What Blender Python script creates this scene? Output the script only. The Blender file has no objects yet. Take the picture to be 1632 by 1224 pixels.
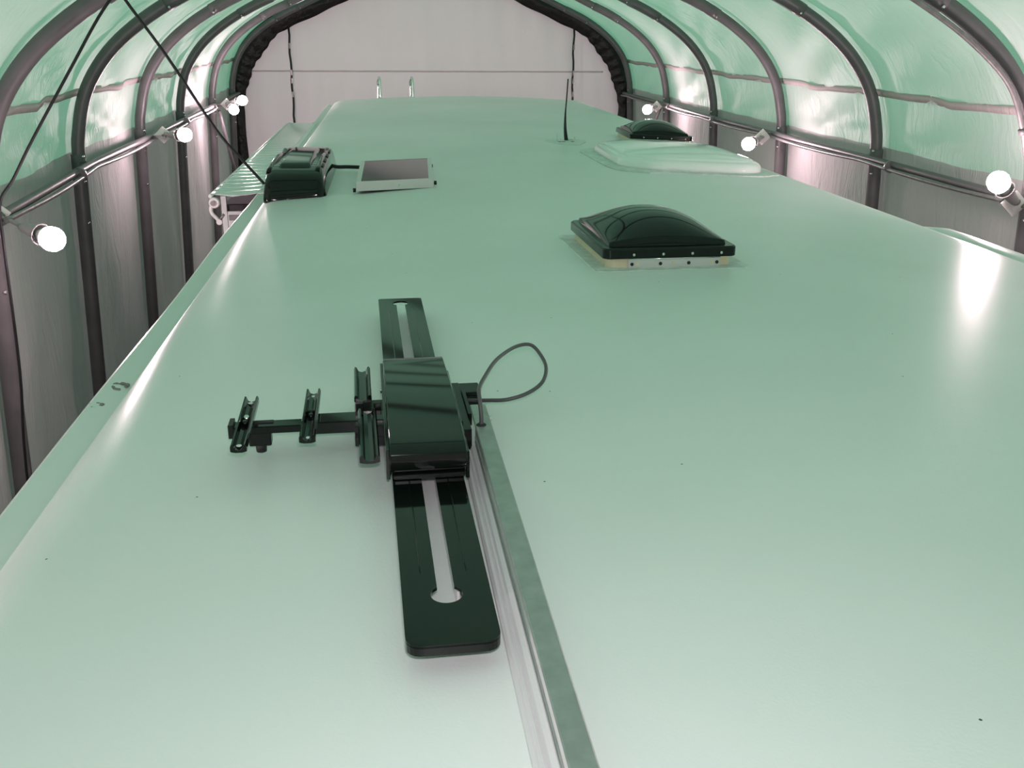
import bpy, math, random
from mathutils import Vector, Matrix
random.seed(7)
SC = bpy.context.scene
COL = SC.collection
ZR = 3.3                       # height of the vehicle's roof edge above the ground

# ------------------------------------------------------------------ camera
F = 1560.0
cam_d = bpy.data.cameras.new('camera')
cam = bpy.data.objects.new('camera', cam_d)
COL.objects.link(cam)
cam_d.sensor_fit = 'HORIZONTAL'
cam_d.sensor_width = 36.0
cam_d.lens = 36.0 * F / 1632.0
cam_d.clip_start = 0.02
cam_d.clip_end = 200
R3 = Matrix(((0.9927101, 0.0344175, -0.1155077),
             (-0.1203389, 0.3364699, -0.9339735),
             (0.0067198, 0.9410650, 0.3381589)))
cam.matrix_world = Matrix.Translation((0, 0, ZR + 0.65)) @ R3.to_4x4()
SC.camera = cam

# ------------------------------------------------------------------ world, exposure, flash
world = bpy.data.worlds.new('world')
SC.world = world
world.use_nodes = True
bg = world.node_tree.nodes['Background']
bg.inputs[0].default_value = (1.0, 0.90, 0.94, 1)      # overcast daylight; the green comes from the cover it passes through
bg.inputs[1].default_value = 1.30
SC.view_settings.view_transform = 'Standard'
SC.view_settings.look = 'None'
SC.view_settings.gamma = 1
SC.view_settings.exposure = -0.13
SC.view_settings.use_curve_mapping = False
try:
    SC.cycles.use_denoising = True
    SC.cycles.max_bounces = 10
    SC.cycles.diffuse_bounces = 6
    SC.cycles.transmission_bounces = 8
except Exception:
    pass
BULB_STRENGTH = 300.0
fl = bpy.data.lights.new('camera_flash', 'AREA')
fl.shape = 'RECTANGLE'; fl.size = 0.05; fl.size_y = 0.03
fl.energy = 8.5
fl.color = (1.0, 0.88, 0.95)
flo = bpy.data.objects.new('camera_flash', fl)
COL.objects.link(flo)
flo.matrix_world = cam.matrix_world @ Matrix.Translation((0.01, 0.06, 0.0))

# ------------------------------------------------------------------ materials
def mat(name, color, rough=0.5, metal=0.0, bump=None, coat=0.0, spec=None, var=None, emit=None):
    m = bpy.data.materials.new(name)
    m.use_nodes = True
    nt = m.node_tree
    b = nt.nodes['Principled BSDF']
    b.inputs['Base Color'].default_value = (*color, 1)
    b.inputs['Roughness'].default_value = rough
    b.inputs['Metallic'].default_value = metal
    if coat: b.inputs['Coat Weight'].default_value = coat
    if spec is not None: b.inputs['Specular IOR Level'].default_value = spec
    tc = nt.nodes.new('ShaderNodeTexCoord')
    if var:            # (scale, second colour, detail)
        n = nt.nodes.new('ShaderNodeTexNoise'); n.inputs['Scale'].default_value = var[0]
        n.inputs['Detail'].default_value = 5
        r = nt.nodes.new('ShaderNodeValToRGB')
        r.color_ramp.elements[0].position = 0.35; r.color_ramp.elements[1].position = 0.7
        r.color_ramp.elements[0].color = (*color, 1); r.color_ramp.elements[1].color = (*var[1], 1)
        nt.links.new(tc.outputs['Object'], n.inputs['Vector'])
        nt.links.new(n.outputs['Fac'], r.inputs['Fac'])
        nt.links.new(r.outputs['Color'], b.inputs['Base Color'])
    if bump:           # (scale, strength, distance)
        n = nt.nodes.new('ShaderNodeTexNoise'); n.inputs['Scale'].default_value = bump[0]
        n.inputs['Detail'].default_value = 4
        bn = nt.nodes.new('ShaderNodeBump')
        bn.inputs['Strength'].default_value = bump[1]; bn.inputs['Distance'].default_value = bump[2]
        nt.links.new(tc.outputs['Object'], n.inputs['Vector'])
        nt.links.new(n.outputs['Fac'], bn.inputs['Height'])
        nt.links.new(bn.outputs['Normal'], b.inputs['Normal'])
    if emit:
        b.inputs['Emission Color'].default_value = (*emit[0], 1)
        b.inputs['Emission Strength'].default_value = emit[1]
    return m

def fabric_mat(name, refl, trans, wrinkle=0.45, gloss=0.07, rough=0.42):
    """woven plastic sheet: scatters, lets daylight through, slightly shiny and wrinkled"""
    m = bpy.data.materials.new(name); m.use_nodes = True
    nt = m.node_tree; nt.nodes.clear()
    N = nt.nodes.new; L = nt.links.new
    out = N('ShaderNodeOutputMaterial')
    dif = N('ShaderNodeBsdfDiffuse'); dif.inputs[0].default_value = (*refl, 1)
    tr = N('ShaderNodeBsdfTranslucent'); tr.inputs[0].default_value = (*trans, 1)
    add = N('ShaderNodeAddShader')
    gl = N('ShaderNodeBsdfGlossy'); gl.inputs[0].default_value = (0.9, 0.9, 0.9, 1); gl.inputs['Roughness'].default_value = rough
    mix = N('ShaderNodeMixShader'); mix.inputs[0].default_value = gloss
    L(dif.outputs[0], add.inputs[0]); L(tr.outputs[0], add.inputs[1])
    L(add.outputs[0], mix.inputs[1]); L(gl.outputs[0], mix.inputs[2]); L(mix.outputs[0], out.inputs[0])
    tc = N('ShaderNodeTexCoord')
    mp = N('ShaderNodeMapping'); mp.inputs['Scale'].default_value = (1.0, 2.6, 0.55)
    n1 = N('ShaderNodeTexNoise'); n1.inputs['Scale'].default_value = 4.2; n1.inputs['Detail'].default_value = 6; n1.inputs['Distortion'].default_value = 0.8
    n2 = N('ShaderNodeTexNoise'); n2.inputs['Scale'].default_value = 30; n2.inputs['Detail'].default_value = 5; n2.inputs['Distortion'].default_value = 0.4
    ma = N('ShaderNodeMath'); ma.operation = 'MULTIPLY_ADD'; ma.inputs[1].default_value = 0.22
    bn = N('ShaderNodeBump'); bn.inputs['Strength'].default_value = wrinkle; bn.inputs['Distance'].default_value = 0.05
    L(tc.outputs['Object'], mp.inputs[0]); L(mp.outputs[0], n1.inputs['Vector']); L(mp.outputs[0], n2.inputs['Vector'])
    L(n2.outputs['Fac'], ma.inputs[0]); L(n1.outputs['Fac'], ma.inputs[2]); L(ma.outputs[0], bn.inputs['Height'])
    L(bn.outputs[0], dif.inputs['Normal']); L(bn.outputs[0], gl.inputs['Normal'])
    return m

def roof_mat():
    m = mat('white_roof_sheet', (0.80, 0.82, 0.81), 0.33, bump=(260, 0.10, 0.002), spec=0.34)
    nt = m.node_tree; b = nt.nodes['Principled BSDF']
    tc = nt.nodes.new('ShaderNodeTexCoord')
    vo = nt.nodes.new('ShaderNodeTexVoronoi'); vo.voronoi_dimensions = '2D'; vo.inputs['Scale'].default_value = 2.1; vo.inputs['Randomness'].default_value = 1.0
    lt = nt.nodes.new('ShaderNodeMath'); lt.operation = 'LESS_THAN'; lt.inputs[1].default_value = 0.0035
    ns = nt.nodes.new('ShaderNodeTexNoise'); ns.inputs['Scale'].default_value = 1.3; ns.inputs['Detail'].default_value = 6
    rp = nt.nodes.new('ShaderNodeValToRGB')
    rp.color_ramp.elements[0].position = 0.3; rp.color_ramp.elements[0].color = (0.74, 0.77, 0.755, 1)
    rp.color_ramp.elements[1].position = 0.7; rp.color_ramp.elements[1].color = (0.83, 0.84, 0.835, 1)
    mx = nt.nodes.new('ShaderNodeMix'); mx.data_type = 'RGBA'
    mx.inputs[7].default_value = (0.10, 0.10, 0.09, 1)
    nt.links.new(tc.outputs['Object'], vo.inputs['Vector']); nt.links.new(tc.outputs['Object'], ns.inputs['Vector'])
    nt.links.new(vo.outputs['Distance'], lt.inputs[0]); nt.links.new(lt.outputs[0], mx.inputs[0])
    nt.links.new(ns.outputs['Fac'], rp.inputs['Fac']); nt.links.new(rp.outputs['Color'], mx.inputs[6])
    nt.links.new(mx.outputs[2], b.inputs['Base Color'])
    return m

M = {
 'cover':  fabric_mat('translucent_cover_sheet', (0.39, 0.385, 0.387), (0.093, 0.306, 0.181)),
 'lower':  fabric_mat('lower_cover_sheet', (0.45, 0.43, 0.43), (0.034, 0.060, 0.046), gloss=0.02),
 'gable':  fabric_mat('white_gable_sheet', (0.78, 0.70, 0.72), (0.19, 0.175, 0.18), wrinkle=0.14, gloss=0.02),
 'tape':   fabric_mat('seam_tape', (0.46, 0.38, 0.39), (0.14, 0.24, 0.18), gloss=0.02),
 'gtape':  fabric_mat('gable_seam_tape', (0.74, 0.63, 0.66), (0.15, 0.13, 0.14), gloss=0.02),
 'band':   mat('black_ruffled_sheet', (0.012, 0.008, 0.009), 0.38, bump=(35, 0.6, 0.02)),
 'steel':  mat('painted_steel_pipe', (0.120, 0.114, 0.118), 0.42, 0.15, var=(9, (0.15, 0.142, 0.147)), bump=(60, 0.1, 0.002)),
 'galv':   mat('galvanised_steel', (0.22, 0.21, 0.21), 0.36, 0.6, var=(30, (0.30, 0.29, 0.285))),
 'bolt':   mat('zinc_bolt', (0.75, 0.73, 0.70), 0.25, 1.0),
 'roof':   roof_mat(),
 'trim':   mat('white_edge_trim', (0.72, 0.75, 0.73), 0.35, bump=(40, 0.15, 0.002)),
 'rvside': mat('vehicle_side_panel', (0.66, 0.65, 0.63), 0.3),
 'black':  mat('glossy_black_paint', (0.004, 0.006, 0.005), 0.06, bump=(14, 0.015, 0.002), spec=0.32),
 'blackp': mat('black_plastic', (0.005, 0.006, 0.006), 0.16, spec=0.35),
 'blackm': mat('satin_black_metal', (0.006, 0.008, 0.007), 0.28, spec=0.3),
 'cream':  mat('cream_plastic', (0.82, 0.68, 0.50), 0.45),
 'seal':   mat('old_sealant', (0.60, 0.62, 0.59), 0.55, var=(30, (0.78, 0.80, 0.79)), bump=(40, 0.4, 0.004)),
 'sealw':  mat('white_sealant', (0.70, 0.73, 0.71), 0.45, bump=(30, 0.4, 0.003)),
 'alum':   mat('brushed_aluminium', (0.36, 0.38, 0.37), 0.42, 0.7, var=(45, (0.45, 0.47, 0.46)), bump=(120, 0.08, 0.001)),
 'alumw':  mat('white_coated_rail', (0.74, 0.72, 0.74), 0.4, 0.1, bump=(80, 0.1, 0.001)),
 'silver': mat('silver_frame', (0.74, 0.69, 0.70), 0.30, 0.25),
 'chrome': mat('chrome_tube', (0.85, 0.85, 0.83), 0.12, 1.0),
 'cable':  mat('grey_cable', (0.085, 0.08, 0.085), 0.5),
 'cord':   mat('black_cord', (0.004, 0.004, 0.005), 0.55),
 'rubber': mat('black_rubber', (0.012, 0.012, 0.012), 0.6),
 'panel':  mat('solar_glass', (0.010, 0.008, 0.010), 0.10, spec=0.22),
 'sky':    mat('milky_acrylic', (0.92, 0.93, 0.92), 0.14, coat=0.4),
 'socket': mat('grey_lampholder', (0.30, 0.29, 0.29), 0.45),
 'box':    mat('white_junction_cover', (0.72, 0.70, 0.68), 0.4),
 'bulb':   mat('lit_bulb', (1, 1, 1), 0.3, emit=((1.0, 0.72, 0.80), BULB_STRENGTH)),
 'dark':   mat('dark_seal', (0.015, 0.012, 0.015), 0.5),
 'stain':  mat('grey_stain', (0.16, 0.15, 0.13), 0.6, var=(90, (0.30, 0.29, 0.26))),
 'ground': mat('gravel_ground', (0.10, 0.10, 0.095), 0.9, var=(12, (0.17, 0.165, 0.155)), bump=(60, 0.6, 0.03)),
 'topper': mat('topper_vinyl', (0.74, 0.77, 0.76), 0.17),
 'clear':  mat('clear_plastic_mount', (0.70, 0.76, 0.73), 0.15),
}

# ------------------------------------------------------------------ mesh helpers (coordinates: x right, y away, z above the roof edge)
class MB:
    def __init__(s): s.v = []; s.f = []; s.sm = []
    def add(s, vs, fs, smooth=False):
        b = len(s.v); s.v += [tuple(v) for v in vs]
        for f in fs: s.f.append(tuple(i + b for i in f)); s.sm.append(smooth)
        return s
    def box(s, x0, x1, y0, y1, z0, z1, ch=0.0):
        if ch <= 0:
            vs = [(x, y, z) for z in (z0, z1) for y in (y0, y1) for x in (x0, x1)]
            return s.add(vs, [(0, 2, 3, 1), (4, 5, 7, 6), (0, 1, 5, 4), (2, 6, 7, 3), (0, 4, 6, 2), (1, 3, 7, 5)])
        # chamfered: stacked outlines
        def ring(i, z): return [(x0+i, y0, z), (x1-i, y0, z), (x1, y0+i, z), (x1, y1-i, z), (x1-i, y1, z), (x0+i, y1, z), (x0, y1-i, z), (x0, y0+i, z)]
        def ringin(z): return [(x0+ch, y0+ch*.6, z), (x1-ch, y0+ch*.6, z), (x1-ch*.6, y0+ch, z), (x1-ch*.6, y1-ch, z), (x1-ch, y1-ch*.6, z), (x0+ch, y1-ch*.6, z), (x0+ch*.6, y1-ch, z), (x0+ch*.6, y0+ch, z)]
        return s.loft([ringin(z0), ring(ch, z0+ch*.6), ring(ch, z1-ch*.6), ringin(z1)])
    def loft(s, rings, cap=True, smooth=False, closed=True):
        n = len(rings[0]); vs = [p for r in rings for p in r]; fs = []
        for k in range(len(rings)-1):
            for i in range(n if closed else n-1):
                j = (i+1) % n
                fs.append((k*n+i, k*n+j, (k+1)*n+j, (k+1)*n+i))
        s.add(vs, fs, smooth)
        if cap and closed:
            b = len(s.v) - len(vs)
            s.f.append(tuple(b+i for i in reversed(range(n)))); s.sm.append(False)
            s.f.append(tuple(b+(len(rings)-1)*n+i for i in range(n))); s.sm.append(False)
        return s
    def tube(s, pts, r, n=10, cap=True):
        pts = [Vector(p) for p in pts]; rr = r if isinstance(r, (list, tuple)) else [r]*len(pts)
        rings = []; up = None
        for i, p in enumerate(pts):
            t = (pts[min(i+1, len(pts)-1)] - pts[max(i-1, 0)]).normalized()
            if up is None:
                a = Vector((0, 0, 1)) if abs(t.z) < .9 else Vector((1, 0, 0))
                up = (a - t*a.dot(t)).normalized()
            else: up = (up - t*up.dot(t)).normalized()
            sd = t.cross(up)
            rings.append([tuple(p + (up*math.cos(2*math.pi*k/n) + sd*math.sin(2*math.pi*k/n))*rr[i]) for k in range(n)])
        return s.loft(rings, cap, True)
    def lathe(s, prof, o=(0, 0, 0), axis=(0, 0, 1), n=20, cap=True):
        """prof: (radius, distance along axis)"""
        ax = Vector(axis).normalized(); a = Vector((0, 0, 1)) if abs(ax.z) < .9 else Vector((1, 0, 0))
        u = (a - ax*a.dot(ax)).normalized(); w = ax.cross(u); o = Vector(o)
        rings = [[tuple(o + ax*h + (u*math.cos(2*math.pi*k/n) + w*math.sin(2*math.pi*k/n))*r) for k in range(n)] for r, h in prof]
        return s.loft(rings, cap, True)
    def grid(s, fn, nu, nv, smooth=True):
        vs = [fn(i/nu, j/nv) for j in range(nv+1) for i in range(nu+1)]
        fs = [(j*(nu+1)+i, j*(nu+1)+i+1, (j+1)*(nu+1)+i+1, (j+1)*(nu+1)+i) for j in range(nv) for i in range(nu)]
        return s.add(vs, fs, smooth)
    def prism(s, outline, z0, z1):
        n = len(outline)
        return s.loft([[(x, y, z0) for x, y in outline], [(x, y, z1) for x, y in outline]])
    def build(s, name, m, parent=None, local=False, loc=None, bevel=0.0, solid=0.0, autosm=None):
        me = bpy.data.meshes.new(name)
        off = Vector((0, 0, 0))
        if not local:
            off = Vector((0, 0, ZR))
            if parent is not None:
                q = parent
                while q is not None: off -= Vector(q.location); q = q.parent
        if loc is not None: off = off - Vector(loc) if not local else off
        me.from_pydata([tuple(Vector(v) + off) for v in s.v], [], s.f)
        me.polygons.foreach_set('use_smooth', s.sm)
        me.materials.append(m); me.update()
        o = bpy.data.objects.new(name, me); COL.objects.link(o)
        if loc is not None: o.location = loc
        if parent is not None: o.parent = parent
        import bmesh
        bm = bmesh.new(); bm.from_mesh(me)
        if not solid: bmesh.ops.recalc_face_normals(bm, faces=bm.faces)
        bm.to_mesh(me); bm.free()
        if solid:
            md = o.modifiers.new('solidify', 'SOLIDIFY'); md.thickness = solid; md.offset = 0
        if bevel:
            md = o.modifiers.new('bevel', 'BEVEL'); md.width = bevel; md.segments = 3; md.limit_method = 'ANGLE'; md.angle_limit = math.radians(35)
            for p in me.polygons: p.use_smooth = True
            md.harden_normals = True
        return o

def tag(o, label, cat, group=None):
    o['label'] = label; o['category'] = cat
    if group: o['group'] = group
    return o
def thing(name, loc, label, cat, group=None, rz=0.0):
    """loc in roof coordinates"""
    o = bpy.data.objects.new(name, None); COL.objects.link(o)
    o.empty_display_size = 0.05
    o.location = (loc[0], loc[1], loc[2] + ZR); o.rotation_euler = (0, 0, rz)
    return tag(o, label, cat, group)
def struct(o): o['kind'] = 'structure'; return o
def copy_tree(o, parent=None):
    c = o.copy(); COL.objects.link(c)
    if parent is not None: c.parent = parent
    for ch in [k for k in o.children]: copy_tree(ch, c)
    return c
def catmull(pts, k=6):
    pts = [Vector(p) for p in pts]; out = []
    for i in range(len(pts)-1):
        p0 = pts[max(i-1, 0)]; p1 = pts[i]; p2 = pts[i+1]; p3 = pts[min(i+2, len(pts)-1)]
        for j in range(k):
            t = j/k
            out.append(0.5*((2*p1) + (p2-p0)*t + (2*p0-5*p1+4*p2-p3)*t*t + (3*p1-p0-3*p2+p3)*t*t*t))
    out.append(pts[-1]); return out

# ================================================================== SHELTER
CX, HALF = 0.58, 2.22
# half profile of the arch centre line, distance from mid line and height above the roof edge
PROF = [(2.36, -3.3), (2.30, -1.8), (2.26, -0.9), (2.22, -0.05), (2.195, 0.16), (2.13, 0.36), (2.00, 0.54), (1.82, 0.69), (1.60, 0.82), (1.38, 0.92), (1.1, 1.05), (0.7, 1.225), (0.25, 1.42), (0, 1.48)]
PROF_S = [(p.x, p.y) for p in catmull([(a, b, 0) for a, b in PROF], 5)]
RIBS = [(-2.0, -1.64, 2.80), (-0.5, -1.64, 2.80), (1.0, -1.60, 2.80), (2.5, -1.57, 2.80), (4.0, -1.545, 2.775), (5.5, -1.635, 2.80), (6.93, -1.645, 2.79), (8.45, -1.675, 2.78), (10.15, -1.70, 2.83), (11.75, -1.74, 2.83)]
def edges_at(y):
    if y <= RIBS[0][0]: return RIBS[0][1:]
    for a, b in zip(RIBS, RIBS[1:]):
        if y <= b[0]:
            t = (y-a[0])/(b[0]-a[0]); return (a[1]*(1-t)+b[1]*t, a[2]*(1-t)+b[2]*t)
    return RIBS[-1][1:]
def arch_pt(side, d, z, y, out=0.0, dn=(0, 0)):
    xl, xr = edges_at(y)
    k = d/HALF
    w = 1 if d > 1.2 else d/1.2           # side shifts fade towards the ridge
    if side < 0: x = CX - d + (xl - (CX-HALF))*w
    else: x = CX + d + (xr - (CX+HALF))*w
    return (x + side*dn[0]*out, y, z + dn[1]*out)
def prof_normals(P):
    ns = []
    for i in range(len(P)):
        a = P[max(i-1, 0)]; b = P[min(i+1, len(P)-1)]
        tx, tz = b[0]-a[0], b[1]-a[1]; l = math.hypot(tx, tz) or 1
        ns.append((tz/l, -tx/l))
    ns[-1] = (0, 1)
    return ns
PN = prof_normals(PROF_S)

def sheet(name, m, idx, sides, y0=-3.4, y1=12.05, out0=0.055, amp=0.035):
    mb = MB(); ny = 124
    cols = []
    if len(sides) == 2:
        cols = [(-1, i) for i in idx] + [(1, i) for i in reversed(idx[:-1])]
    else:
        cols = [(sides[0], i) for i in idx]
    def fn(u, v):
        s_, i = cols[round(u*(len(cols)-1))]
        y = y0 + (y1-y0)*v
        ph = 0.0
        for a, b in zip(RIBS, RIBS[1:]):
            if a[0] <= y <= b[0]: ph = math.sin(math.pi*(y-a[0])/(b[0]-a[0]))
        d, z = PROF_S[i]
        o = out0 - amp*ph*0.6 + 0.012*math.sin(y*7.3 + i*0.9) * ph + 0.008*math.sin(y*15.1 - i*1.7)*ph
        if i < 12: o += 0.025*math.sin(y*11+1.3*math.sin(y*3))*ph
        return arch_pt(s_, d, z, y, o, PN[i])
    mb.grid(fn, len(cols)-1, ny)
    return struct(mb.build(name, m))
RAILI = min(range(len(PROF_S)), key=lambda i: abs(PROF_S[i][1]-0.04))
sheet('ceiling', M['cover'], list(range(RAILI, len(PROF_S))), (-1, 1))
sheet('wall_left', M['lower'], list(range(0, RAILI+1)), (-1,))
sheet('wall_right', M['lower'], list(range(0, RAILI+1)), (1,))
# seam tape along each flank of the cover
SI = min(range(len(PROF_S)), key=lambda i: abs(PROF_S[i][1]-0.335))
for n_, s_ in ((1, -1), (2, 1)):
    mb = MB()
    d, z = PROF_S[SI]
    def fn(u, v):
        y = -3.3 + 15.2*v
        ph = 0.0
        for a, b in zip(RIBS, RIBS[1:]):
            if a[0] <= y <= b[0]: ph = math.sin(math.pi*(y-a[0])/(b[0]-a[0]))
        w = 0.021*(u*2-1)
        o = 0.055 - 0.035*ph*0.6 + 0.012*math.sin(y*7.3+SI*0.9)*ph + 0.008*math.sin(y*15.1-SI*1.7)*ph - 0.004
        p = arch_pt(s_, d, z, y, o, PN[SI])
        tx, tz = -PN[SI][1], PN[SI][0]
        return (p[0]+s_*tx*w, p[1], p[2]+tz*w)
    mb.grid(fn, 1, 124)
    struct(mb.build('trim_%d' % n_, M['tape'], solid=0.001))
mb = MB(); mb.box(-14, 16, -14, 26, -ZR-0.1, -ZR); struct(mb.build('floor', M['ground']))

def gable(name, y, m, inset):
    mb = MB()
    pts = [arch_pt(-1, d, z, y, -inset*0+0.05, PN[i]) for i, (d, z) in enumerate(PROF_S)] + [arch_pt(1, PROF_S[i][0], PROF_S[i][1], y, 0.05, PN[i]) for i in range(len(PROF_S)-2, -1, -1)]
    n = len(pts)
    def fn(u, v):
        h = n//2
        i = min(int(round(v*h)), h)
        a = Vector(pts[i]); b = Vector(pts[n-1-i])
        p = a.lerp(b, u)
        return (p.x, y + 0.012*math.sin(p.x*9+p.z*2) + 0.010*math.sin(p.x*23+1.7*p.z), p.z)
    mb.grid(fn, 60, n//2)
    return struct(mb.build(name, m))
gable('wall_back', 12.02, M['gable'], 0)
gable('wall_front', -3.35, M['gable'], 0)
mb = MB(); mb.grid(lambda u, v: (lambda x: (x, 12.02 + 0.012*math.sin(x*9+0.42) + 0.010*math.sin(x*23+0.36) - 0.004, 0.205+0.018*v))(-1.55+4.1*u), 120, 1); struct(mb.build('trim_3', M['gtape'], solid=0.001))

# black ruffled band round the far gable
OUTB = [(2.33, -3.3), (2.32, -0.6), (2.32, 0.0), (2.30, 0.18), (2.23, 0.40), (2.07, 0.62), (1.77, 0.83), (1.33, 0.99), (0.7, 1.27), (0, 1.47)]
INB = [(2.17, -3.3), (2.18, -0.6), (2.16, -0.05), (2.08, 0.16), (1.99, 0.34), (1.83, 0.53), (1.60, 0.695), (0.93, 0.985), (0.5, 1.16), (0, 1.30)]
OB = catmull([(a, b, 0) for a, b in OUTB], 14); IB = catmull([(a, b, 0) for a, b in INB], 14)
band = thing('gable_border', (0.545, 11.9, -ZR), 'black ruffled plastic band bordering the far white end wall', 'border')
mb = MB(); NB = len(OB)
def band_fn(u, v):
    k = round(v*(2*NB-2)); s_ = -1
    if k >= NB: k = 2*NB-2-k; s_ = 1
    o, i = OB[k], IB[k]
    w = u
    jag = 0.005*math.sin(k*0.8+s_)+0.008*math.sin(k*0.23)
    x = o.x*(1-w)+i.x*w - (jag if u > .99 else 0); z = o.y*(1-w)+i.y*w - (jag*0.6 if u > .99 else 0)
    yy = 11.91 - 0.05*math.sin(math.pi*min(1, u*1.1)) + 0.009*math.sin(k*0.9+u*4) * math.sin(math.pi*u)
    return (0.545 + s_*x, yy, z)
mb.grid(band_fn, 8, 2*NB-2)
mb.build('ruffled_sheet', M['band'], band, solid=0.004)
for nm, xx, zt, lab in (('left', -1.09, 0.70, 'thin dark zip line hanging down the left side of the white end wall'), ('right', 2.178, 0.72, 'thin dark zip line hanging down the right side of the white end wall')):
    z0 = -3.2
    pts = [(xx+0.006*math.sin(i*1.7), 11.96, zt+(z0-zt)*i/40) for i in range(41)]
    o = MB().tube(pts, 0.012, 6)
    root = thing('door_zip', (xx, 11.96, -ZR), lab, 'zip')
    o.build('zip_strip', M['dark'], root)
    for q in (0.55, 0.26, 0.17, 0.02):
        MB().box(xx-0.005, xx+0.011, 11.940, 11.948, q-0.09, q-0.03).build('zip_slider', M['galv'], root)

# ---- steel arches
ordn = {4: 'nearest steel arch in view, its legs at the far left and far right picture edges',
        5: 'second steel arch from the camera, left leg in front of the first wide panel',
        6: 'third steel arch from the camera, beside the second pair of lit bulbs',
        7: 'fourth steel arch from the camera, leg rising behind the far left bulb glow',
        8: 'fifth steel arch from the camera, last one before the black-bordered end wall',
        9: 'steel arch hidden against the black border of the end wall',
        3: 'steel arch directly over the black slotted mount, above the picture',
        2: 'steel arch just ahead of the camera, above the picture',
        1: 'steel arch just behind the camera',
        0: 'steel arch at the entrance end, well behind the camera'}
for k, (y, xl, xr) in enumerate(RIBS):
    root = thing('steel_arch', (CX, y, -ZR), ordn[k], 'arch', 'steel arches carrying the cover')
    up = [i for i in range(len(PROF_S)) if PROF_S[i][1] >= -0.06]
    pts = [arch_pt(-1, *PROF_S[i], y) for i in up] + [arch_pt(1, *PROF_S[i], y) for i in reversed(up[:-1])]
    MB().tube(pts, 0.034, 14).build('bow', M['steel'], root)
    for s_ in (-1, 1):
        lp = [arch_pt(s_, *PROF_S[i], y) for i in range(len(PROF_S)) if PROF_S[i][1] <= 0.0]
        leg_o = MB().tube(lp + [arch_pt(s_, 2.218, 0.03, y)], 0.0375, 14).build('leg', M['steel'], root)
        for zz in (0.02, -0.11, -0.33):
            c = Vector(arch_pt(s_, 2.222 - zz*0.045, zz, y)) + Vector((-s_*0.030, -0.024, 0))
            MB().lathe([(0.008, 0), (0.008, 0.008), (0.004, 0.012)], c, (-s_, -0.8, 0), 8).build('bolt', M['bolt'], leg_o)
        # splice sleeve higher up with its two bolts
        d0, z0 = 1.62, 0.81
        sp = [arch_pt(s_, *PROF_S[i], y) for i in range(len(PROF_S)) if 1.40 < PROF_S[i][0] < 1.72 and PROF_S[i][1] > 0]
        sl_o = MB().tube(sp, 0.0375, 14).build('splice_sleeve', M['steel'], root)
        for q in (0, -1):
            c = Vector(sp[q]) + Vector((-s_*0.020, -0.030, -0.012))
            MB().lathe([(0.007, 0), (0.007, 0.007), (0.004, 0.010)], c, (-s_*0.5, -1, -0.2), 8).build('bolt', M['bolt'], sl_o)

# ---- side rails with conduit
def rail(s_, label):
    root = thing('side_rail', (CX+s_*2.17, -2.0, 0), label, 'rail', 'rails running along the arches')
    pts = []; con = []; con2 = []
    n = 150
    for i in range(n+1):
        y = -2.2 + 14.0*i/n
        x, _, z = arch_pt(s_, 2.205, -0.02, y)
        xi = x - s_*0.050
        pts.append((xi, y, -0.02))
        ph = math.sin(math.pi*((y-1.0) % 1.5)/1.5)
        con.append((xi - s_*(0.026+0.004*ph), y, -0.034 - 0.012*ph))
        con2.append((xi - s_*(0.026), y, -0.025 + 0.004*math.sin(y*2.1)))
    MB().tube(pts, 0.020, 10).build('rail_pipe', M['steel'], root)
    MB().tube(con, 0.011, 8).build('conduit', M['galv'], root)
    for y in (2.5, 5.15, 8.2, 9.7):
        x, _, z = arch_pt(s_, 2.205, -0.02, y)
        MB().lathe([(0.033, 0), (0.033, 0.022)], (x-s_*0.062, y, -0.03), (0, 1, 0), 12).build('clamp', M['galv'], root)
    # ridge side boxes where the rail meets each arch
    for y, _, _ in RIBS:
        x, _, z = arch_pt(s_, 2.205, -0.02, y)
        MB().box(x-s_*0.03-0.03, x-s_*0.03+0.03, y-0.04, y+0.04, -0.035, -0.005).build('joint_plate', M['steel'], root)
rail(-1, 'dark steel rail with conduit running along the left arches at roof height')
rail(1, 'dark steel rail with conduit running along the right arches at roof height')
root = thing('ridge_pole', (CX, -2.0, 1.5), 'steel ridge pole under the peak of the cover, above the picture', 'pole')
MB().tube([(CX, -2.2, 1.425), (CX, 4.5, 1.425), (CX, 11.8, 1.425)], 0.022, 10).build('pole', M['steel'], root)

# ---- diagonal braces and secondary bow
def brace(pts, label):
    root = thing('brace_pipe', pts[0], label, 'brace')
    MB().tube(pts, 0.017, 10).build('pipe', M['steel'], root)
    MB().lathe([(0.010, 0), (0.010, 0.01), (0.005, 0.015)], Vector(pts[-1])+Vector((0, -0.016, 0.03)), (0, -1, 0), 8).build('bolt', M['bolt'], root)
brace([(-1.60, 9.9, -0.07), (-1.56, 10.1, -0.5), (-1.50, 10.4, -1.1)], 'slanting brace pipe below the double bulbs at the far left')
brace([(2.73, 10.0, -0.05), (2.68, 10.15, -0.30), (2.60, 10.3, -0.9)], 'slanting brace pipe below the farthest right bulb')
sb = catmull([(1.95, 3.97, 0.855), (2.134, 3.97, 0.765), (2.36, 3.97, 0.630), (2.557, 3.96, 0.460), (2.650, 3.95, 0.270), (2.70, 3.95, 0.10), (2.705, 3.95, -0.02)], 6)
root = thing('conduit_drop', (2.705, 3.95, -0.02), 'thin bent pipe hugging the nearest right arch down to the lamp box', 'pipe')
MB().tube(sb, 0.0115, 10).build('pipe', M['galv'], root)
for q in (2, 24): MB().lathe([(0.018, -0.012), (0.018, 0.012)], sb[q], (sb[q+1]-sb[q]), 10).build('clip', M['steel'], root)

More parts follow.
